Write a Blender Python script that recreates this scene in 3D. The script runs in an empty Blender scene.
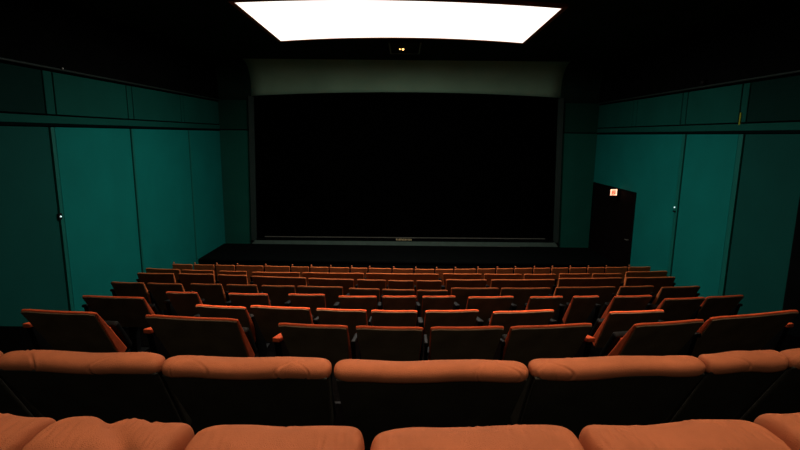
import bpy, bmesh, math, random
from mathutils import Vector, Matrix, noise
random.seed(7)
sc = bpy.context.scene
COL = sc.collection
PI = math.pi

# ------------------------------------------------------------------ camera
CZ = 4.75                                  # eye height above the lowest floor
FPX = 500.0
PITCH, YAW, ROLL = math.radians(10.2), math.radians(0.4), math.radians(0.6)
camd = bpy.data.cameras.new('camera'); cam = bpy.data.objects.new('camera', camd)
COL.objects.link(cam); sc.camera = cam
camd.sensor_width = 36.0; camd.lens = 36.0 * FPX / 800.0
camd.clip_start = 0.05; camd.clip_end = 100
cam.location = (0, 0, CZ)
RM = (Matrix.Rotation(YAW, 3, 'Z') @ Matrix.Rotation(math.radians(90) - PITCH, 3, 'X') @ Matrix.Rotation(ROLL, 3, 'Z'))
cam.rotation_euler = RM.to_euler()

def ray(px, py): return RM @ Vector(((px - 400) / FPX, -(py - 225) / FPX, -1.0))
def on_z(px, py, z):                        # point of the sight line at world height z
    d = ray(px, py); t = (z - CZ) / d.z
    return Vector((0, 0, CZ)) + d * t
def on_y(px, py, y):
    d = ray(px, py); t = y / d.y
    return Vector((0, 0, CZ)) + d * t
def on_x(px, py, x):
    d = ray(px, py); t = x / d.x
    return Vector((0, 0, CZ)) + d * t

# ------------------------------------------------------------------ materials
def mat(name, col, rough=0.8, spec=0.3, var=0.0, scale=8.0, bump=0.0, bscale=200.0, metal=0.0, sheen=0.0):
    m = bpy.data.materials.new(name); m.use_nodes = True
    nt = m.node_tree; b = nt.nodes['Principled BSDF']
    b.inputs['Base Color'].default_value = (*col, 1)
    b.inputs['Roughness'].default_value = rough
    b.inputs['Specular IOR Level'].default_value = spec
    b.inputs['Metallic'].default_value = metal
    if sheen: b.inputs['Sheen Weight'].default_value = sheen
    tc = nt.nodes.new('ShaderNodeTexCoord')
    if var:
        n = nt.nodes.new('ShaderNodeTexNoise'); n.inputs['Scale'].default_value = scale
        n.inputs['Detail'].default_value = 5
        r = nt.nodes.new('ShaderNodeValToRGB')
        r.color_ramp.elements[0].position = 0.3; r.color_ramp.elements[1].position = 0.7
        r.color_ramp.elements[0].color = (*[c * (1 - var) for c in col], 1)
        r.color_ramp.elements[1].color = (*[min(1, c * (1 + var)) for c in col], 1)
        nt.links.new(tc.outputs['Object'], n.inputs['Vector'])
        nt.links.new(n.outputs['Fac'], r.inputs['Fac']); nt.links.new(r.outputs['Color'], b.inputs['Base Color'])
    if bump:
        n2 = nt.nodes.new('ShaderNodeTexNoise'); n2.inputs['Scale'].default_value = bscale
        bp = nt.nodes.new('ShaderNodeBump'); bp.inputs['Strength'].default_value = bump
        bp.inputs['Distance'].default_value = 0.01
        nt.links.new(tc.outputs['Object'], n2.inputs['Vector'])
        nt.links.new(n2.outputs['Fac'], bp.inputs['Height']); nt.links.new(bp.outputs['Normal'], b.inputs['Normal'])
    return m
def emat(name, col, s):
    m = bpy.data.materials.new(name); m.use_nodes = True
    b = m.node_tree.nodes['Principled BSDF']
    b.inputs['Base Color'].default_value = (*col, 1)
    b.inputs['Emission Color'].default_value = (*col, 1)
    b.inputs['Emission Strength'].default_value = s
    return m
M = {
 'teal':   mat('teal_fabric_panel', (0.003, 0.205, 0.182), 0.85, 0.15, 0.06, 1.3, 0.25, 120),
 'tealnear': mat('dark_teal_panel_with_falloff', (0.003, 0.085, 0.072), 0.85, 0.15, 0.06, 1.3, 0.25, 120),  # darker near-end fabric, darkened again to paint in the light's falloff
 'tealupnear': mat('shaded_near_upper_panel', (0.002, 0.030, 0.024), 0.9, 0.1, 0.08, 1.3, 0.25, 120),  # upper teal darkened further, painted falloff towards the near end
 'tealup': mat('shaded_teal_upper_panel', (0.003, 0.092, 0.072), 0.85, 0.15, 0.08, 1.3, 0.25, 120),  # upper teal dimmed in colour for the weak light under the ceiling
 'tealtrim': mat('teal_batten', (0.006, 0.17, 0.14), 0.55, 0.3, 0.05, 3),
 'groove': mat('black_gap', (0.003, 0.008, 0.008), 0.95, 0.02, 0.2, 3),
 'black':  mat('black_paint', (0.004, 0.005, 0.005), 0.95, 0.03, 0.2, 3),
 'ceil':   mat('black_ceiling_paint', (0.012, 0.028, 0.022), 0.95, 0.03, 0.25, 1.5),
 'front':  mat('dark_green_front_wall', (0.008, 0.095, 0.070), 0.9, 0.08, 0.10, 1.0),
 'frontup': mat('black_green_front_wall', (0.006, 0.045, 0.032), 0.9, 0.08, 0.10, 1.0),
 'bulk':   mat('grey_green_bulkhead', (0.26, 0.42, 0.30), 0.9, 0.1, 0.10, 0.8),
 'screen': mat('dead_black_screen', (0.0010, 0.0011, 0.0011), 0.9, 0.0, 0.1, 3),
 'bezel':  mat('grey_green_screen_bezel', (0.020, 0.038, 0.032), 0.6, 0.4, 0.1, 6),
 'bezelpale': mat('pale_grey_green_bezel', (0.10, 0.15, 0.125), 0.45, 0.4, 0.1, 6),
 'silver': mat('pale_metal_strip', (0.22, 0.22, 0.19), 0.4, 0.5, 0.1, 6, metal=0.4),
 'gold':   mat('gold_lettering', (0.85, 0.70, 0.40), 0.5, 0.5, 0.1, 20),
 'carpet': mat('dark_carpet', (0.004, 0.0035, 0.0035), 1.0, 0.0, 0.4, 30, 0.4, 300),
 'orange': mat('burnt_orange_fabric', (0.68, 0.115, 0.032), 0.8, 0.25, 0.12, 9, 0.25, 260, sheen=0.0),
 'orangefar': mat('lit_orange_fabric', (0.85, 0.24, 0.07), 0.8, 0.25, 0.10, 9, 0.2, 260),  # orange lightened to look lit on the far rows
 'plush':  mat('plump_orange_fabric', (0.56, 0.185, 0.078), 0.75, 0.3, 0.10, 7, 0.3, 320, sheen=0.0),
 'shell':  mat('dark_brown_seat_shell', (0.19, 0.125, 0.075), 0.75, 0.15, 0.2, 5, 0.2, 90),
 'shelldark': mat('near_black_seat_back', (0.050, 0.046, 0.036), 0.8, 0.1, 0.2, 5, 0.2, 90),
 'shellwarm': mat('lit_brown_seat_shell', (0.22, 0.085, 0.035), 0.75, 0.15, 0.2, 5, 0.2, 90),  # warmer shell, standing in for light reaching the far rows
 'brownfab': mat('lit_orange_brown_seat_back', (0.46, 0.145, 0.045), 0.8, 0.15, 0.15, 5, 0.2, 90),  # orange-brown backs, colour raised to carry light on the farthest rows
 'metal':  mat('black_metal', (0.004, 0.004, 0.004), 0.6, 0.2, 0.2, 10),
 'brown':  mat('brown_light_frame', (0.25, 0.09, 0.03), 0.6, 0.3, 0.1, 10),
 'white':  mat('white_plastic', (0.85, 0.85, 0.8), 0.4, 0.4, 0.03, 10),
 'lime':   mat('yellow_green_tag', (0.30, 0.34, 0.03), 0.7, 0.2, 0.15, 12),
 'door':   mat('black_door_leaf', (0.005, 0.003, 0.003), 0.8, 0.06, 0.2, 4),
 'lamp':   emat('warm_white_light_panel', (1.0, 0.93, 0.84), 1.25),
 'down':   emat('added_light_lens', (1.0, 0.75, 0.5), 2.0),  # lens glow of the added light bars
 'exit':   emat('lit_exit_sign_face', (1.0, 0.42, 0.26), 1.0),
 'exitw':  emat('lit_exit_sign_border', (1.0, 0.68, 0.50), 1.1),
 'exitr':  emat('exit_sign_dark_red', (0.8, 0.15, 0.07), 0.7),
 'amber':  emat('amber_indicator', (1.0, 0.55, 0.18), 2.5),
 'dot':    emat('white_indicator', (0.75, 1.0, 0.95), 0.8),
}

# ------------------------------------------------------------------ mesh helpers
def obj(name, bm, m, parent=None, smooth=False, kind=None):
    me = bpy.data.meshes.new(name)
    bmesh.ops.recalc_face_normals(bm, faces=bm.faces)
    bm.to_mesh(me); bm.free()
    me.materials.append(M[m] if isinstance(m, str) else m)
    if smooth:
        for p in me.polygons: p.use_smooth = True
    o = bpy.data.objects.new(name, me); COL.objects.link(o)
    if parent: o.parent = parent
    if kind: o['kind'] = kind
    return o
def thing(name, label, cat, loc=(0, 0, 0), rz=0, group=None):
    o = bpy.data.objects.new(name, None); COL.objects.link(o)
    o.empty_display_size = 0.1
    o.location = loc; o.rotation_euler = (0, 0, rz)
    o['label'] = label; o['category'] = cat
    if group: o['group'] = group
    return o
def tag(o, label, cat, group=None):
    o['label'] = label; o['category'] = cat
    if group: o['group'] = group
    return o
def box(bm, x0, x1, y0, y1, z0, z1, bev=0.0, seg=2):
    r = bmesh.ops.create_cube(bm, size=1.0)
    vs = r['verts']
    for v in vs:
        v.co = Vector(((x0 + x1) / 2 + v.co.x * (x1 - x0), (y0 + y1) / 2 + v.co.y * (y1 - y0), (z0 + z1) / 2 + v.co.z * (z1 - z0)))
    if bev:
        es = list({e for v in vs for e in v.link_edges})
        bmesh.ops.bevel(bm, geom=es, offset=bev, segments=seg, affect='EDGES', profile=0.6)
    return bm
def nbox(*a, **k): return box(bmesh.new(), *a, **k)
def prism(bm, pts, ext):                    # closed polygon pts, extruded by vector ext
    ext = Vector(ext)
    a = [bm.verts.new(Vector(p)) for p in pts]; b = [bm.verts.new(Vector(p) + ext) for p in pts]
    n = len(pts)
    bm.faces.new(a); bm.faces.new(b[::-1])
    for i in range(n): bm.faces.new((a[i], b[i], b[(i + 1) % n], a[(i + 1) % n]))
    return bm
def cyl(bm, c, r, h, axis='Z', r2=None, seg=20):
    mt = Matrix.Translation(Vector(c))
    if axis == 'X': mt = mt @ Matrix.Rotation(PI / 2, 4, 'Y')
    if axis == 'Y': mt = mt @ Matrix.Rotation(PI / 2, 4, 'X')
    bmesh.ops.create_cone(bm, cap_ends=True, segments=seg, radius1=r, radius2=r if r2 is None else r2, depth=h, matrix=mt)
    return bm

# ------------------------------------------------------------------ room dimensions
D = 18.0
XL = on_y(220, 131, D).x; XR = on_y(597, 131, D).x
ZC = CZ + 2.42                              # ceiling
ZRAIL_TOP = on_x(128, 83, XL).z             # top of the upper panels
ZRAIL_L = on_x(131, 127, XL).z; ZRAIL_R = on_x(683, 132.5, XR).z
YB = -3.0
STAGE_Y = on_x(197, 252, XL).y; STAGE_Z = on_y(400, 244, D).z
print('ROOM', XL, XR, ZC, ZRAIL_TOP, ZRAIL_L, ZRAIL_R, STAGE_Y, STAGE_Z)

# rows: name -> (drop of the seat-top below the eye, list of (x0,y0,x1,y1))
ROWS = [
 ('A', 0.80, [(-60,412,62,418),(46,420,201,424),(189,427,367,433),(368,433,578,428),(575,426,765,420),(757,418,880,408)]),
 ('B', 0.99, [(-110,348,8,350),(3,350,172,355),(163,355,333,360),(334,360,528,361),(526,360,702,354),(692,354,778,350),(776,350,900,343)]),
 ('C', 1.42, [(20,308,97,311),(145,313,238,318),(278,321,348,325),(355,324.5,424,326),(430,325.5,505,325),(511,326,592,321),(634,322.5,705,318),(712,317,797,308)]),
 ('D', 1.79, [(195,303.5,246,306),(250,304,310,307),(316,307,367,309),(371,308.5,418,310),(425,310,479,308),(493,311,554,308),(609,310.5,665,309)]),
 ('E', 2.07, [(83,294,143,297),(165,291,198,291),(228,292,268,293),(288,292.7,325,293.4),(338,295,377,295),(382,295,417,295),(422,295,456,295),(468,296,514,295),(530,296,563,295),(573,295,600,295),(614,295,653,294.5),(665,298,705,296),(707,296,744,294)]),
 ('F', 2.40, [(110.6,281,144,282),(147,282,182,283),(190,282.6,222,283.3),(226,283.5,257,284),(261,284.4,295,285),(297,285,343,286),(348.5,287,380,288),(382,288,415,289),(417,289.2,448,289.2),(451,287,499,287),(501,287,551,287),(556,286.5,615.5,285.5),(620,285.5,654.5,285),(662,286.5,700,285)]),
 ('G', 2.70, [(137,272,174,272.5),(178,272.5,214,273),(217,273.6,247,274.3),(252,274.7,306,277),(308,277,354,278.4),(357,278.4,386,279),(388,279.2,414,279.7),(416.5,279.3,442,279.7),(446,278.6,487,278.6),(491,278.6,555,278.4),(559,277.5,622,276.5),(626,276.5,675.5,276)]),
 ('H', 3.03, [(146,267,180,268.5),(182,268.5,214,269.5),(219,269.8,247,270),(252,270.6,300,271.5),(302,271.5,364,272),(366,272,439,273),(443,272.5,482,272.8),(484,272.8,522,273),(524,273,556,273),(559,272.5,590,272.5),(592,272.5,622,272.3),(626,271,667,269.8)]),
]
xs = [172,193,215,235.5,264,290.5,309.6,329,350,368,392,414,435,454,476.5,496,514,533,551,569,587,605,628,651]
def yi(x): return 263 + (x - 172) * (268.3 - 263) / 258 if x < 430 else 268.3 - (x - 430) * (268.3 - 265.8) / 221
ROWS.append(('I', 3.28, [(a + 0.4, yi(a), b - 0.4, yi(b)) for a, b in zip(xs, xs[1:])]))
SEAT_H = 0.95
rowinfo = []
for nm, drop, lst in ROWS:
    ps = [(on_z(a, b, CZ - drop), on_z(c, d, CZ - drop)) for a, b, c, d in lst]
    ys = [p.y for q in ps for p in q]
    rowinfo.append((nm, drop, ps, min(ys), max(ys)))
    print(nm, round(min(ys), 2), round(max(ys), 2), 'widths', [round((b - a).length, 2) for a, b in ps])

# ------------------------------------------------------------------ floor tiers (one stepped floor)
bm = bmesh.new()
edges = [YB] + [r[3] - 0.22 for r in rowinfo[1:]] + [15.2]
prof = []
for i, r in enumerate(rowinfo):
    z = CZ - r[1] - SEAT_H
    prof += [(edges[i], z), (edges[i + 1], z)]
zf = CZ - 3.28 - SEAT_H
prof[-1] = (D + 0.3, zf)
poly = [(XL - 0.2, y, z) for y, z in prof] + [(XL - 0.2, D + 0.3, zf - 0.3), (XL - 0.2, YB, zf - 0.3)]
prism(bm, poly, (XR - XL + 0.4, 0, 0))
obj('floor', bm, 'carpet', kind='structure')
print('FLOOR Z', zf)

# ceiling, with the upper soffits
obj('ceiling', nbox(XL - 0.2, XR + 0.2, YB, D + 0.3, ZC, ZC + 0.2), 'ceil', kind='structure')
obj('wall_back', nbox(XL - 0.2, XR + 0.2, YB - 0.2, YB, zf - 0.3, ZC + 0.2), 'black', kind='structure')

# side walls ---------------------------------------------------------------
def side_wall(side):
    X = XL if side < 0 else XR
    nm = 'wall_left' if side < 0 else 'wall_right'
    out = -1 if side < 0 else 1
    zr = ZRAIL_L if side < 0 else ZRAIL_R
    bm = bmesh.new()
    x0, x1 = sorted((X + out * 0.06, X + out * 0.26))
    box(bm, x0, x1, YB, D + 0.3, zf - 0.3, ZC)
    w = obj(nm, bm, 'groove', kind='structure')
    if side < 0:
        seams = [on_x(p, q, X).y for p, q in ((190, 150), (133, 150), (54, 150))]
        bw = [0.03, 0.035, 0.05]
    else:
        seams = [on_x(p, q, X).y for p, q in ((683, 150), (740, 150))]
        bw = [0.06, 0.07]
        yd0 = on_x(598, 190, X).y; yd1 = on_x(637, 190, X).y     # doorway
        yd0 = min(yd0, D - 0.05)
    print(nm, 'seams', seams)
    gap = 0.035
    xs0, xs1 = sorted((X, X + out * 0.07))
    def slab(name, ya, yb, za, zb, m):
        return obj(name, box(bmesh.new(), xs0, xs1, ya, yb, za, zb, 0.006, 1), m, w)
    bounds = [D] + seams
    for i, a in enumerate(bounds):
        b = bounds[i + 1] if i + 1 < len(bounds) else (YB if side < 0 else on_x(796, 230, X).y)
        if i > 0: a = a - bw[i - 1] - gap
        if i + 1 < len(bounds): b = b + bw[i] + gap
        if side > 0 and i == 0:
            # panel beside and above the doorway
            ztop = on_x(598, 183, X).z
            pts = [(X, D, zr - 0.045), (X, b, zr - 0.045), (X, b, zf), (X, yd1, zf), (X, yd1, ztop), (X, D, ztop)]
            obj('wall_panel', prism(bmesh.new(), pts, (0.07, 0, 0)), 'teal', w)
        else:
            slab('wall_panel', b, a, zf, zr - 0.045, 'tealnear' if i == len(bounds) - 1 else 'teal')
    # battens over the seams
    for s, h in zip(seams, bw):
        bmb = bmesh.new()
        xa, xb = sorted((X - out * 0.02, X + out * 0.06))
        box(bmb, xa, xb, s - h, s + h, zf, zr - 0.045, 0.012, 2)
        obj('batten', bmb, 'tealtrim', w)
    # rail and upper panels
    xa, xb = sorted((X - out * 0.03, X + out * 0.06))
    obj('rail', nbox(xa, xb, YB, D, zr - 0.03, zr + 0.015, bev=0.01), 'groove', w)
    obj('upper_rail', nbox(*sorted((X - out * 0.015, X + out * 0.06)), YB, D, zr + 0.022, zr + 0.16, bev=0.01), 'tealup', w)
    zt = ZRAIL_TOP - 0.06
    us = [(on_x(127.5, 105, X).y, on_x(133, 105, X).y), (on_x(45, 100, X).y, on_x(55, 100, X).y), (on_x(181, 110, X).y, on_x(184, 110, X).y)] if side < 0 else \
         [(on_x(682, 105, X).y, on_x(687, 105, X).y), (on_x(740.5, 105, X).y, on_x(748, 105, X).y), (on_x(633, 110, X).y, on_x(637, 110, X).y)]
    cuts = sorted([y for u in us for y in u])
    cuts = [YB] + cuts + [D]
    for a, b in zip(cuts, cuts[1:]):
        if b - a < 0.05: continue
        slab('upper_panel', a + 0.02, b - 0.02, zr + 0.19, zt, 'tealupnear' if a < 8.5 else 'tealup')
    # conduit along the top, black paint above
    bmc = bmesh.new(); cyl(bmc, (X - out * 0.05, 11.4, ZRAIL_TOP), 0.022, 13.0, 'Y', seg=10)
    obj('conduit', bmc, 'bezel', w)
    obj('soffit', nbox(*sorted((X - out * 0.02, X + out * 0.06)), YB, D, ZRAIL_TOP + 0.03, ZC), 'black', w)
    return w
wl = side_wall(-1); wr = side_wall(1)

# dark rear section on the right wall
yd = on_x(796, 230, XR).y
bm = nbox(XR - 0.03, XR + 0.06, YB + 0.02, yd, zf, ZRAIL_R - 0.09, bev=0.01)
obj('rear_section', bm, 'black', wr)

# front wall (holds the screen) ---------------------------------------------
bm = bmesh.new(); box(bm, XL - 0.2, XR + 0.2, D, D + 0.3, zf - 0.3, ZC)
wf = obj('wall_front', bm, 'groove', kind='structure')
sTL, sTR = on_y(254, 97, D - 0.1), on_y(558, 99, D - 0.1)
sBL, sBR = on_y(257, 238, D - 0.1), on_y(553, 240.5, D - 0.1)
# screen outline: gently arched head
def arch(pL, pR, rise, n=24):
    out = []
    for i in range(n + 1):
        t = i / n
        p = pL.lerp(pR, t); out.append(Vector((p.x, p.y, p.z + rise * (1 - (2 * t - 1) ** 2))))
    return out
rise = 0.15
top = arch(sTL, sTR, rise)
# side fields of the front wall
zb = STAGE_Z
def field(name, x0, x1, z0, z1, m, y=D - 0.05):
    return obj(name, nbox(x0, x1, y, D + 0.02, z0, z1, bev=0.008), m, wf)
fw = 0.19
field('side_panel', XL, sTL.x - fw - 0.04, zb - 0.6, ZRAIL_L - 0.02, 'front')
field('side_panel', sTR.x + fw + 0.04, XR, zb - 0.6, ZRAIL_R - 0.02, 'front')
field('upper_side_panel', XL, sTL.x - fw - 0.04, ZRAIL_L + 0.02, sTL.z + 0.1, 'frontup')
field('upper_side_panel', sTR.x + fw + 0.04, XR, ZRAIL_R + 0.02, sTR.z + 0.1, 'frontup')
# bulkhead above the screen: shaped as a cove so the glow fades towards the ceiling
def cove(x0, x1, m, arc):
    bm = bmesh.new(); R0 = 0.85; na = 14; nx = 24
    grid = []
    for i in range(nx + 1):
        t = i / nx; x = x0 + (x1 - x0) * t
        if arc:
            tt = (x - sTL.x) / (sTR.x - sTL.x)
            zb_ = sTL.z + (sTR.z - sTL.z) * tt + rise * (1 - (2 * tt - 1) ** 2) + 0.04
        else: zb_ = sTL.z - 0.1
        col = [bm.verts.new((x, D + 0.02, zb_)), bm.verts.new((x, D - 0.06, zb_))]
        for j in range(na + 1):
            an = PI / 2 * j / na
            col.append(bm.verts.new((x, D - 0.06 - R0 * (1 - math.cos(an)), ZC - R0 + R0 * math.sin(an))))
        col.append(bm.verts.new((x, D + 0.02, ZC)))
        grid.append(col)
    for i in range(nx):
        for j in range(len(grid[0])):
            k = (j + 1) % len(grid[0])
            bm.faces.new((grid[i][j], grid[i + 1][j], grid[i + 1][k], grid[i][k]))
    bm.faces.new(grid[0]); bm.faces.new(grid[-1][::-1])
    return obj('bulkhead', bm, m, wf, True)
cove(sTL.x - 0.1, sTR.x + 0.1, 'bulk', True)
cove(XL, sTL.x - 0.1, 'ceil', False); cove(sTR.x + 0.1, XR, 'ceil', False)  # dark ends painted where the glow dies away sideways

# cinema screen thing
zmid = (sBL.z + sBR.z) / 2
scr = thing('cinema_screen', 'huge black cinema screen, switched off, on the front wall', 'screen', ((sBL.x + sBR.x) / 2, D - 0.1, zmid - 0.25))
inv = Vector(scr.location)
def L(p): return Vector(p) - inv
pts = [L(p) for p in top] + [L(sBR), L(sBL)]
obj('screen_surface', prism(bmesh.new(), pts, (0, 0.04, 0)), 'screen', scr)
def strip(name, outer, inner, m, ydep=0.10):
    bm = bmesh.new()
    pts = [L(p) for p in outer] + [L(p) for p in reversed(inner)]
    for p in pts: p.y = -0.06
    prism(bm, pts, (0, ydep, 0)); return obj(name, bm, m, scr)
V = Vector
strip('frame_side', [sTL + V((-fw, 0, 0.04)), sBL + V((-fw, 0, -0.22))], [sTL + V((0, 0, 0.0)), sBL + V((0, 0, -0.0))], 'bezel')
strip('frame_side', [sTR + V((fw, 0, 0.04)), sBR + V((fw, 0, -0.22))], [sTR, sBR], 'bezel')
strip('frame_head', [p + V((0, 0, 0.04)) for p in top], top, 'black')
strip('lower_bezel', [sBL + V((-fw, 0, -0.07)), sBR + V((fw, 0, -0.07))], [sBL + V((-fw, 0, -0.225)), sBR + V((fw, 0, -0.225))], 'bezelpale', 0.14)
strip('bezel_groove', [sBL + V((0, 0, 0.0)), sBR + V((0, 0, 0.0))], [sBL + V((0, 0, -0.07)), sBR + V((0, 0, -0.07))], 'black', 0.05)
strip('silver_strip', [sBL + V((0.3, -0.02, 0.08)), sBR + V((-0.3, -0.02, 0.08))], [sBL + V((0.3, 0, 0.055)), sBR + V((-0.3, 0, 0.055))], 'silver', 0.04)
strip('lower_silver_strip', [sBL + V((1.2, 0, -0.225)), sBR + V((-1.2, 0, -0.225))], [sBL + V((1.2, 0, -0.25)), sBR + V((-1.2, 0, -0.25))], 'silver', 0.04)
# worn gold lettering: a run of small raised strokes too blurred to read
bm = bmesh.new()
nl = on_y(396, 239.5, D - 0.18); nr = on_y(412, 239.8, D - 0.18)
nlx, nrx = L(nl).x, L(nr).x; zc0 = L(nl).z
k = 11; w0 = (nrx - nlx) / k
for i in range(k):
    xa = nlx + i * w0
    h = 0.032
    box(bm, xa, xa + 0.014, -0.085, -0.06, zc0 - h, zc0 + h)
    if i % 3 != 1: box(bm, xa, xa + w0 * 0.7, -0.085, -0.06, zc0 + h - 0.014, zc0 + h)
    if i % 2 == 0: box(bm, xa, xa + w0 * 0.7, -0.085, -0.06, zc0 - 0.008, zc0 + 0.008)
    if i % 4 != 3: box(bm, xa, xa + w0 * 0.7, -0.085, -0.06, zc0 - h, zc0 - h + 0.014)
    if i % 2 == 1: box(bm, xa + w0 * 0.55, xa + w0 * 0.7, -0.085, -0.06, zc0 - h, zc0 + h)
o = obj('lettering', bm, 'gold', scr); o['label'] = 'small gold lettering too blurred to read'

# stage platform
sg = thing('stage', 'low black stage platform under the screen, spanning the room', 'stage', ((XL + XR) / 2, (STAGE_Y + D - 0.22) / 2, zf))
hw = (XR - XL) / 2 - 0.03; hd = (D - 0.22 - STAGE_Y) / 2
obj('deck', nbox(-hw, hw, -hd, hd - 0.03, STAGE_Z - zf - 0.06, STAGE_Z - zf, bev=0.01), 'black', sg)
obj('fascia', nbox(-hw, hw, -hd + 0.05, hd - 0.03, 0, STAGE_Z - zf - 0.06), 'black', sg)

# doorway on the right ------------------------------------------------------
ztop = on_x(598, 183, XR).z
dy0, dy1 = on_x(637, 190, XR).y, D - 0.12
dr = obj('door_1', nbox(XR + 0.035, XR + 0.055, dy0 + 0.06, dy1, zf, ztop - 0.05), 'door', kind='structure')
bm = bmesh.new()
box(bm, XR - 0.01, XR + 0.055, dy0 + 0.002, dy0 + 0.06, zf, ztop - 0.005)
box(bm, XR - 0.01, XR + 0.055, dy0 + 0.06, dy1, ztop - 0.05, ztop - 0.005)
obj('door_frame', bm, 'black', dr)
hp = on_x(627, 240, XR)
bm = bmesh.new(); cyl(bm, (XR + 0.01, hp.y, hp.z), 0.025, 0.05, 'X'); cyl(bm, (XR - 0.02, hp.y + 0.05, hp.z), 0.012, 0.14, 'Y')
obj('door_handle', bm, 'silver', dr)

# exit sign -----------------------------------------------------------------
e0, e1 = on_x(609.6, 188.7, XR - 0.1), on_x(617.6, 195.2, XR - 0.1)
ec = (e0 + e1) / 2
ew = abs(e0.y - e1.y) / 2; eh = abs(e0.z - e1.z) / 2
ang = math.radians(35)
# the sign is angled towards the seats
ex = thing('exit_sign', 'small glowing orange exit sign over the dark doorway', 'exit sign', (XR - 0.19, ec.y - 0.22, ec.z + 0.01), 0)
wx = 0.125; RZ = Matrix.Rotation(math.radians(20), 3, 'Z')
def rot(bm):
    for v in bm.verts: v.co = RZ @ v.co
    return bm
eh = 0.098
obj('sign_box', rot(nbox(-wx - 0.012, wx + 0.012, 0.0, 0.05, -eh - 0.012, eh + 0.012, bev=0.006)), 'black', ex)
obj('sign_face', rot(nbox(-wx, wx, -0.008, 0.002, -eh, eh)), 'exit', ex)
bm = bmesh.new()
for a in ((-wx, -wx + 0.03, -eh, eh), (wx - 0.035, wx, -eh, eh), (-wx, wx, eh - 0.03, eh), (0.03, wx, -eh, -eh + 0.025)):
    box(bm, a[0], a[1], -0.014, -0.006, a[2], a[3])
obj('sign_border', rot(bm), 'exitw', ex)
bm = bmesh.new()
for a in ((-0.05, 0.05, 0.03, 0.05), (-0.06, -0.035, -0.05, 0.04), (-0.05, 0.04, -0.02, 0.0), (0.02, 0.05, -0.06, -0.01)):
    box(bm, a[0], a[1], -0.016, -0.006, a[2], a[3])
obj('sign_symbol', rot(bm), 'exitr', ex)
bm = bmesh.new(); box(bm, 0.02, 0.20, 0.05, 0.07, -0.02, 0.02); obj('bracket', bm, 'black', ex)

# small wall fittings -------------------------------------------------------
p = on_x(60, 216.5, XL + 0.03)
sw = thing('wall_sensor', 'tiny white indicator light on the left wall seam', 'sensor', (XL + 0.02, p.y, p.z))
obj('housing', nbox(-0.005, 0.02, -0.045, 0.045, -0.06, 0.06, bev=0.006), 'metal', sw)
bm = bmesh.new(); bmesh.ops.create_uvsphere(bm, u_segments=14, v_segments=8, radius=0.017, matrix=Matrix.Translation((0.025, 0, 0)))
obj('indicator', bm, 'dot', sw, True)
p = on_x(674.6, 207.3, XR - 0.03)
sw = thing('wall_switch', 'small switch with a white light on right wall beside the batten', 'switch', (XR, p.y, p.z))
obj('housing', nbox(-0.025, 0.0, -0.05, 0.05, -0.13, 0.05, bev=0.006), 'tealtrim', sw)
bm = bmesh.new(); bmesh.ops.create_uvsphere(bm, u_segments=14, v_segments=8, radius=0.02, matrix=Matrix.Translation((-0.03, 0, 0)))
obj('indicator', bm, 'dot', sw, True)
obj('key_slot', nbox(-0.04, -0.02, -0.055, 0.055, -0.12, -0.085), 'black', sw)
p0, p1 = on_x(739, 112.5, XR - 0.05), on_x(738.3, 125, XR - 0.05)
tg = obj('hanging_strip', nbox(-0.02, 0.0, -0.022, 0.022, 0, p0.z - p1.z, bev=0.005), 'lime')
tg.location = (XR, p0.y, p1.z); tag(tg, 'short yellow green strip high on the right wall above the rail', 'strip')
p = on_x(704, 81.5, XR - 0.08)
cm = thing('security_camera', 'small black dome camera under the top edge of right wall', 'camera', (XR, p.y, p.z))
obj('mount', nbox(-0.10, 0.0, -0.035, 0.035, 0.0, 0.04, bev=0.006), 'black', cm)
bm = bmesh.new(); bmesh.ops.create_uvsphere(bm, u_segments=18, v_segments=12, radius=0.06, matrix=Matrix.Translation((-0.09, 0, -0.02)))
obj('dome', bm, 'metal', cm, True)
p = on_x(61, 68.5, XL + 0.06)
sp = thing('wall_bracket', 'pale pin at the near end of the left wall top trim', 'bracket', (XL + 0.02, p.y, p.z))
obj('plate', nbox(-0.0, 0.06, -0.03, 0.03, -0.02, 0.02, bev=0.004), 'metal', sp)
bm = bmesh.new(); bmesh.ops.create_uvsphere(bm, u_segments=12, v_segments=8, radius=0.018, matrix=Matrix.Translation((0.07, 0, 0)))
obj('pin', bm, 'white', sp, True)

# ceiling light panel -------------------------------------------------------
zl = ZC - 0.05
fl, fr = on_z(281, 41, zl), on_z(522.5, 43, zl)
nl_, nr_ = on_z(234, 2, zl), on_z(562, 8, zl)
print('LIGHT', fl, fr, nl_, nr_)
risef = (on_z(400, 37.2, zl) - on_z(400, 42, zl)).length if False else abs(on_z(400, 37.5, zl).y - on_z(400, 42, zl).y)
def arch_y(a, b, r, n=24):
    out = []
    for i in range(n + 1):
        t = i / n; p = a.lerp(b, t); p.z = zl; p.y -= r * (1 - (2 * t - 1) ** 2); out.append(p)
    return out
far = arch_y(fl, fr, risef); near = arch_y(nl_, nr_, 0.35)
cx = (fl.x + fr.x) / 2; cy = (fl.y + nl_.y) / 2
cl = thing('ceiling_light', 'large bright white ceiling light panel in front of the screen', 'ceiling light', (cx, cy, zl))
org = Vector((cx, cy, zl))
outline = [p - org for p in far] + [p - org for p in reversed(near)]
obj('diffuser', prism(bmesh.new(), outline, (0, 0, 0.03)), 'lamp', cl)
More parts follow.
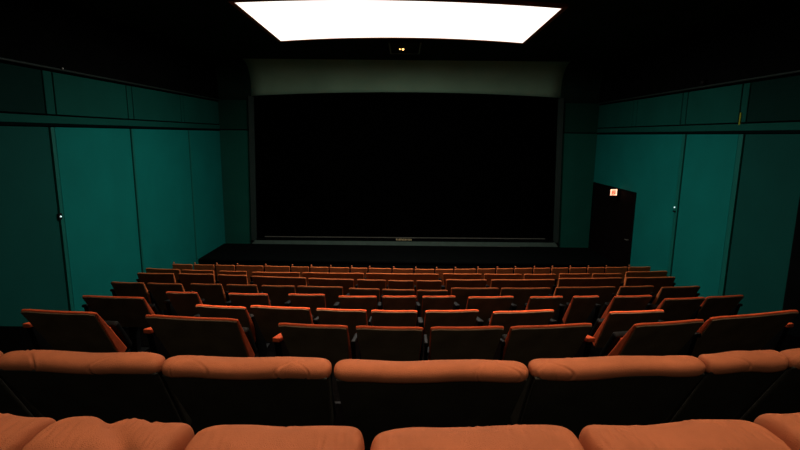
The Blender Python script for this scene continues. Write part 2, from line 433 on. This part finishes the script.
# frame: offset ring
cen = sum(outline, Vector()) / len(outline)
bm = bmesh.new(); n = len(outline)
def off(p, d):
    q = p.copy(); q.x += d * (1 if p.x > cen.x else -1) * min(1, abs(p.x - cen.x) / 2.2); q.y += d * (1 if p.y > cen.y else -1); return q
ri = [bm.verts.new((p.x, p.y, -0.012)) for p in outline]
ro = [bm.verts.new((*off(p, 0.09).xy, -0.012)) for p in outline]
ri2 = [bm.verts.new((p.x, p.y, 0.05)) for p in outline]
ro2 = [bm.verts.new((*off(p, 0.09).xy, 0.05)) for p in outline]
for i in range(n):
    j = (i + 1) % n
    bm.faces.new((ri[i], ri[j], ro[j], ro[i])); bm.faces.new((ro[i], ro[j], ro2[j], ro2[i]))
    bm.faces.new((ri2[i], ri2[j], ri[j], ri[i])); bm.faces.new((ro2[i], ro2[j], ri2[j], ri2[i]))
obj('frame', bm, 'brown', cl)

ld = bpy.data.lights.new('lamp', 'AREA'); ld.shape = 'RECTANGLE'; ld.size = 3.0; ld.size_y = 2.2
ld.energy = 300; ld.color = (1.0, 0.95, 0.88); ld.spread = math.radians(180)
lo = bpy.data.objects.new('lamp', ld); COL.objects.link(lo); lo.parent = cl; lo.location = (0, 0, -0.02)

# ceiling hatch between the light and the screen
a, b = on_z(389, 41.5, ZC - 0.02), on_z(421, 41.5, ZC - 0.02)
c = on_z(389, 53, ZC - 0.02)
hx0, hx1 = a.x, b.x; hy0, hy1 = a.y + 0.12, c.y
ht = thing('ceiling_hatch', 'dark ceiling hatch with a tiny amber light beyond the light panel', 'hatch', ((hx0 + hx1) / 2, (hy0 + hy1) / 2, ZC))
w2 = (hx1 - hx0) / 2; d2 = (hy1 - hy0) / 2
obj('cover', nbox(-w2, w2, -d2, d2, -0.03, 0, bev=0.005), 'ceil', ht)
bm = bmesh.new()
for q in ((-w2 - .02, -w2 + .02, -d2, d2), (w2 - .02, w2 + .02, -d2, d2), (-w2, w2, d2 - .03, d2 + .03)):
    box(bm, q[0], q[1], q[2], q[3], -0.045, 0)
obj('edge_trim', bm, 'bezelpale', ht)
ip = on_z(403, 49, ZC - 0.04)
for dx, rr in ((0.0, 0.035), (-0.085, 0.02)):
    bm = bmesh.new(); bmesh.ops.create_uvsphere(bm, u_segments=14, v_segments=8, radius=rr, matrix=Matrix.Translation((ip.x + dx - (hx0 + hx1) / 2, ip.y - (hy0 + hy1) / 2, -0.045)))
    obj('indicator', bm, 'amber', ht, True)

# linear downlights over the seating (out of view, added to brighten the near rows) -----------
def downlight(y, xw, watt, label, spread=120, size=0.45):
    t = thing('added_light_bar', label, 'ceiling light', (0.2, y, ZC), 0, 'added light bars over the near rows')
    bm = bmesh.new()
    box(bm, -xw / 2 - 0.05, xw / 2 + 0.05, -size / 2 - 0.05, -size / 2, -0.12, 0); box(bm, -xw / 2 - 0.05, xw / 2 + 0.05, size / 2, size / 2 + 0.05, -0.12, 0)
    box(bm, -xw / 2 - 0.05, -xw / 2, -size / 2, size / 2, -0.12, 0); box(bm, xw / 2, xw / 2 + 0.05, -size / 2, size / 2, -0.12, 0)
    obj('housing', bm, 'metal', t)
    obj('lens', nbox(-xw / 2, xw / 2, -size / 2, size / 2, -0.05, -0.03), 'down', t)
    ld = bpy.data.lights.new('lamp', 'AREA'); ld.shape = 'RECTANGLE'; ld.size = xw; ld.size_y = size
    ld.energy = watt; ld.color = (1.0, 0.80, 0.62); ld.spread = math.radians(spread)
    lo = bpy.data.objects.new('lamp', ld); COL.objects.link(lo); lo.parent = t; lo.location = (0, 0, -0.06)
downlight(1.9, 3.4, 15.5, 'added light bar above the nearest rows, out of view', 70)
downlight(5.2, 6.5, 75, 'added light bar above the middle rows, out of view', 60)

t = thing('added_fill_light', 'added fill light bar behind the camera, out of view', 'ceiling light', (0.2, -2.0, ZC))  # unseen fill light added to lift the chair backs out of black
bm = nbox(-2.05, 2.05, -0.1, 0.1, -0.06, 0, bev=0.01); obj('housing', bm, 'metal', t)
ld = bpy.data.lights.new('lamp', 'AREA'); ld.shape = 'RECTANGLE'; ld.size = 4.0; ld.size_y = 0.15
ld.energy = 32; ld.color = (1.0, 0.95, 0.8); ld.spread = math.radians(170)
lo = bpy.data.objects.new('lamp', ld); COL.objects.link(lo); lo.parent = t; lo.location = (0, 0.05, -0.08); lo.rotation_euler = (math.radians(35), 0, 0)

# ------------------------------------------------------------------ seats
RECL = math.radians(31)
def back_slab(w, top_t, bot_t, length, sag=0.012, y_off=0.0, nx=10, cr=0.03, taper=0.07):
    """padded reclined slab: local s runs down from the top; rear face is the camera side"""
    bm = bmesh.new()
    dn = Vector((0, math.sin(RECL), -math.cos(RECL))); nf = Vector((0, math.cos(RECL), math.sin(RECL)))
    ns = 8
    rear, front = [], []
    for j in range(ns + 1):
        t = j / ns
        rr, ff = [], []
        for i in range(nx + 1):
            u = -1 + 2 * i / nx
            e = abs(u)
            x = u * (w - taper * t) / 2
            s = t * length
            if t == 0: s += sag * (1 - u * u) + cr * max(0, (e - 0.93) / 0.07) ** 2
            th = top_t + (bot_t - top_t) * t
            bulge = 0.02 * (1 - u ** 4) * math.sin(PI * min(1, t))
            p = Vector((x, 0, 0)) + dn * s
            rr.append(bm.verts.new(p + nf * y_off)); ff.append(bm.verts.new(p + nf * (th + bulge + y_off)))
        rear.append(rr); front.append(ff)
    for j in range(ns):
        for i in range(nx):
            bm.faces.new((rear[j][i], rear[j][i + 1], rear[j + 1][i + 1], rear[j + 1][i]))
            bm.faces.new((front[j][i], front[j + 1][i], front[j + 1][i + 1], front[j][i + 1]))
        bm.faces.new((rear[j][0], rear[j + 1][0], front[j + 1][0], front[j][0]))
        bm.faces.new((rear[j][nx], front[j][nx], front[j + 1][nx], rear[j + 1][nx]))
    for i in range(nx):
        bm.faces.new((rear[0][i], front[0][i], front[0][i + 1], rear[0][i + 1]))
        bm.faces.new((rear[ns][i], rear[ns][i + 1], front[ns][i + 1], front[ns][i]))
    return bm
def add_bevel(o, w=0.012, seg=3):
    m = o.modifiers.new('bevel', 'BEVEL'); m.width = w; m.segments = seg; m.limit_method = 'ANGLE'; m.angle_limit = math.radians(40)

def pillow(w, a, b, seed, nx=170, na=44, amp=1.0, creases=()):
    """plump roll lying over the top of the backrest, centre at origin, with puckers and creases"""
    bm = bmesh.new(); rings = []
    for i in range(nx + 1):
        u = -1 + 2 * i / nx
        u = math.copysign(1 - (1 - abs(u)) ** 1.35, u) if abs(u) > 0.0 else u
        tap = (1 - abs(u) ** 16) ** (1 / 2.4)
        tap = max(tap, 0.02)
        ring = []
        for j in range(na):
            th = 2 * PI * j / na
            c, s = math.cos(th), math.sin(th)
            y = math.copysign(abs(c) ** 0.8, c) * a; z = math.copysign(abs(s) ** 0.85, s) * b
            x = u * w / 2
            nv = noise.noise(Vector((x * 3.2 + seed * 7.1, y * 5, z * 5 + seed)))
            nv2 = noise.noise(Vector((x * 11 + y * 9 + seed * 3.3, y * 12, seed * 2.0)))
            d = (0.005 * nv + 0.002 * nv2 * (0.3 + abs(u) ** 2)) * amp
            # pinched puckers close to both ends
            for (cu, slope, depth, wd) in creases:
                dist = (u - cu) * w / 2 - slope * (y)
                fall = 1.0 if s > -0.6 else 0.3
                d -= depth * math.exp(-(dist / wd) ** 2) * fall
                d += depth * 0.45 * math.exp(-((dist - wd * 2.0) / (wd * 1.4)) ** 2) * fall
            k = tap * (1 + d / max(b, 0.01))
            ring.append(bm.verts.new((x, y * k, z * k + 0.004 * math.sin(u * 5 + seed))))
        rings.append(ring)
    for i in range(nx):
        for j in range(na):
            bm.faces.new((rings[i][j], rings[i + 1][j], rings[i + 1][(j + 1) % na], rings[i][(j + 1) % na]))
    bm.faces.new(rings[0]); bm.faces.new(rings[-1][::-1])
    return bm

ORD = ['first', 'second', 'third', 'fourth', 'fifth', 'sixth', 'seventh', 'eighth', 'ninth', 'tenth', 'eleventh', 'twelfth', 'thirteenth', 'fourteenth', 'fifteenth', 'sixteenth', 'seventeenth', 'eighteenth', 'nineteenth', 'twentieth', 'twenty-first', 'twenty-second', 'twenty-third']
RN = {'A': 'nearest row', 'B': 'second nearest row', 'C': 'third nearest row', 'D': 'fourth nearest row', 'E': 'fifth nearest row',
      'F': 'sixth nearest row', 'G': 'third farthest row', 'H': 'second farthest row', 'I': 'farthest row'}

def seat(nm, idx, n, P0, P1, drop, gapL, gapR, yaw):
    global RECL
    RECL = math.radians({'I': 3, 'H': 5, 'G': 16, 'F': 26}.get(nm, 31))  # far backs set steeper so the ceiling light catches them
    # idx-th from the left, count from nearer end
    if idx == n // 2 and n % 2: place = 'middle chair of the '
    elif idx < n / 2: place = (ORD[idx] + ' from left in the ' if idx else 'leftmost in the ')
    else: place = (ORD[n - 1 - idx] + ' from right in the ' if n - 1 - idx else 'rightmost in the ')
    look = {'A': 'plump creased orange cinema chair', 'B': 'orange roll-topped cinema chair'}.get(nm, 'dark-backed orange-edged cinema chair')
    label = look + ', ' + place + RN[nm]
    c = (P0 + P1) / 2; d = P1 - P0; w = d.length; rz = yaw
    zfloor = CZ - drop - SEAT_H
    if idx == n - 1: print(nm, 'last x', P1.x, XR)
    t = thing('cinema_chair', label, 'chair', (c.x, c.y, zfloor), rz, 'cinema chairs in the ' + RN[nm])
    H = SEAT_H; gi = 0.006
    w -= gi
    if abs(c.x) + w / 2 > min(-XL, XR) - 0.25: gapL = gapR = 0.0
    far_ = nm in 'GHI'
    if nm in 'AB':
        a, b = (0.115, 0.080) if nm == 'A' else (0.058, 0.042)
        rnd = random.Random(idx * 13 + ord(nm))
        cr = []
        for q in range(5 if nm == 'A' else 4):
            cu = rnd.choice([-1, 1]) * rnd.uniform(0.45, 0.9)
            cr.append((cu, rnd.choice([-1, 1]) * rnd.uniform(0.7, 2.4), rnd.uniform(0.0015, 0.0035) * (1.5 if nm == 'A' else 1), rnd.uniform(0.004, 0.009)))
        if nm == 'A' and idx == 1: cr.append((0.12, -0.8, 0.014, 0.035))
        bmp = pillow(w, a, b, idx + ord(nm), amp=1.6 if nm == 'A' else 1.0, creases=cr)
        cs, sn = math.cos(math.radians(28)), math.sin(math.radians(28))
        hh = math.hypot(a * sn, b * cs); oy, oz = -a * a * sn / hh, H - b * b * cs / hh
        for v in bmp.verts: v.co += Vector((0, oy, oz))
        obj('headrest_roll', bmp, 'plush', t, True)
        wb = w - 0.03
        bb = back_slab(wb, 0.07, 0.12, 0.60, 0, cr=0)
        for v in bb.verts: v.co += Vector((0, oy - 0.02, oz - 0.01))
        o = obj('backrest', bb, 'shelldark', t); add_bevel(o, 0.02)
        bs = back_slab(wb + 0.004, 0.02, 0.02, 0.62, 0, cr=0)
        for v in bs.verts: v.co += Vector((0, oy - 0.05, oz - 0.02))
        o = obj('back_shell', bs, 'shelldark', t); add_bevel(o, 0.006)
    else:
        L0 = 0.62
        bb = back_slab(w, 0.026, 0.11, L0, cr=0.012)
        for v in bb.verts: v.co += Vector((0, -0.02, H - 0.013))
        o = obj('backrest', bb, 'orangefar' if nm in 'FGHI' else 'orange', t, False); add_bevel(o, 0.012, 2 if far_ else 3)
        bs = back_slab(w - 0.012, 0.014, 0.014, L0 - 0.01, 0.012, -0.010, cr=0.012)
        dn = Vector((0, math.sin(RECL), -math.cos(RECL)))
        for v in bs.verts: v.co += Vector((0, -0.02, H - 0.013)) + dn * 0.006
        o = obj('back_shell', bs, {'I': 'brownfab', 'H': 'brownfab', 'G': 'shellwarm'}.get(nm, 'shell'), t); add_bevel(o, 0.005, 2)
    # tipped-up cushion, folded against the backrest
    cw = w - 0.11
    dn = Vector((0, math.sin(RECL), -math.cos(RECL))); nf = Vector((0, math.cos(RECL), math.sin(RECL)))
    org = Vector((0, -0.02, H - 0.013)) if nm not in 'AB' else Vector((0, oy - 0.02, oz - 0.01))
    def fold(bm, s0=0.0):
        for v in bm.verts:
            c_ = v.co.copy(); v.co = Vector((c_.x, 0, 0)) + org + dn * c_.y + nf * c_.z
        return bm
    obj('seat_cushion', fold(nbox(-cw / 2 + 0.04, cw / 2 - 0.04, 0.355, 0.685, 0.112, 0.140, bev=0.012, seg=3)), 'plush' if nm in 'AB' else 'orange', t, True)
    obj('seat_pan', fold(nbox(-cw / 2, cw / 2, 0.35, 0.69, 0.141, 0.205, bev=0.025, seg=3)), 'metal', t)
    # pedestal
    bm = bmesh.new()
    box(bm, -0.05, 0.05, 0.33, 0.43, 0.02, 0.50, 0.01); box(bm, -0.12, 0.12, 0.26, 0.50, 0.0, 0.025, 0.008)
    obj('pedestal', bm, 'metal', t)
    # armrests
    def arm(side, gap):
        aw = min(0.065, max(0.014, gap - 0.016))
        xc = side * (w / 2 + gi / 2 + (min(gap, 0.085)) / 2)
        if gap > 0.6: xc = side * (w / 2 + 0.045); aw = 0.065
        bm = bmesh.new()
        # tapering side panel: narrow at the rear top, broad below
        prof = [(0.10, 0.745), (0.38, 0.690), (0.44, 0.60), (0.44, 0.0), (0.30, 0.0), (0.20, 0.36)]
        prism(bm, [(xc - aw * 0.42, y, z) for y, z in prof], (aw * 0.84, 0, 0))
        o = obj('armrest', bm, 'metal', t)
        bm = nbox(xc - aw / 2, xc + aw / 2, 0.07, 0.38, 0, 0.04, bev=min(0.012, aw * 0.3), seg=3)
        for v in bm.verts: v.co.z += 0.745 - (v.co.y - 0.07) * 0.19
        obj('arm_pad', bm, 'orange' if gap > 0.14 and nm == 'C' else 'metal', o, True)
    if nm not in 'AB':
        if c.x < 0.25: arm(-1, gapL)
        else: arm(1, gapR)
        if c.x < 0.25 and idx + 1 < n and abs(c.x) < w * 0.6 + 0.2: arm(1, gapR)
    else:
        pass
    if nm == 'I':
        bm = bmesh.new(); bmesh.ops.create_uvsphere(bm, u_segments=10, v_segments=6, radius=0.022, matrix=Matrix.Translation((-w / 2 + 0.03, 0.012, H + 0.008)))
        obj('corner_cap', bm, 'plush', t, True)
    return t

for nm, drop, ps, y0, y1 in rowinfo:
    n = len(ps)
    ps = [[a.copy(), b.copy()] for a, b in ps]
    for i in range(n - 1):                   # keep a real gap between neighbours
        a, b = ps[i][1], ps[i + 1][0]
        need = 0.022 if nm not in 'AB' else 0.0
        g = b.x - a.x
        if g < need:
            mid = (a + b) / 2; dd = (need - g) / 2
            if g < 0 or True:
                a.x = mid.x - need / 2; b.x = mid.x + need / 2
                m_y = mid.y; a.y = m_y; b.y = m_y
    yaws = [math.atan2((b - a).y, (b - a).x) for a, b in ps]
    for _ in range(2):                       # neighbours in a curved row turn gradually
        yaws = [0.5 * yaws[i] + 0.25 * yaws[max(0, i - 1)] + 0.25 * yaws[min(n - 1, i + 1)] for i in range(n)]
    for i in range(n):
        gl = ps[i][0].x - ps[i - 1][1].x if i else 1.0
        gr = ps[i + 1][0].x - ps[i][1].x if i + 1 < n else 1.0
        seat(nm, i, n, ps[i][0], ps[i][1], drop, gl, gr, yaws[i])

# ------------------------------------------------------------------ world and colour
wd = bpy.data.worlds.new('world'); sc.world = wd; wd.use_nodes = True
wd.node_tree.nodes['Background'].inputs['Color'].default_value = (0.002, 0.003, 0.003, 1)
wd.node_tree.nodes['Background'].inputs['Strength'].default_value = 0.3
sc.view_settings.view_transform = 'Standard'
sc.view_settings.look = 'None'
sc.view_settings.exposure = 0.28
sc.view_settings.gamma = 0.88
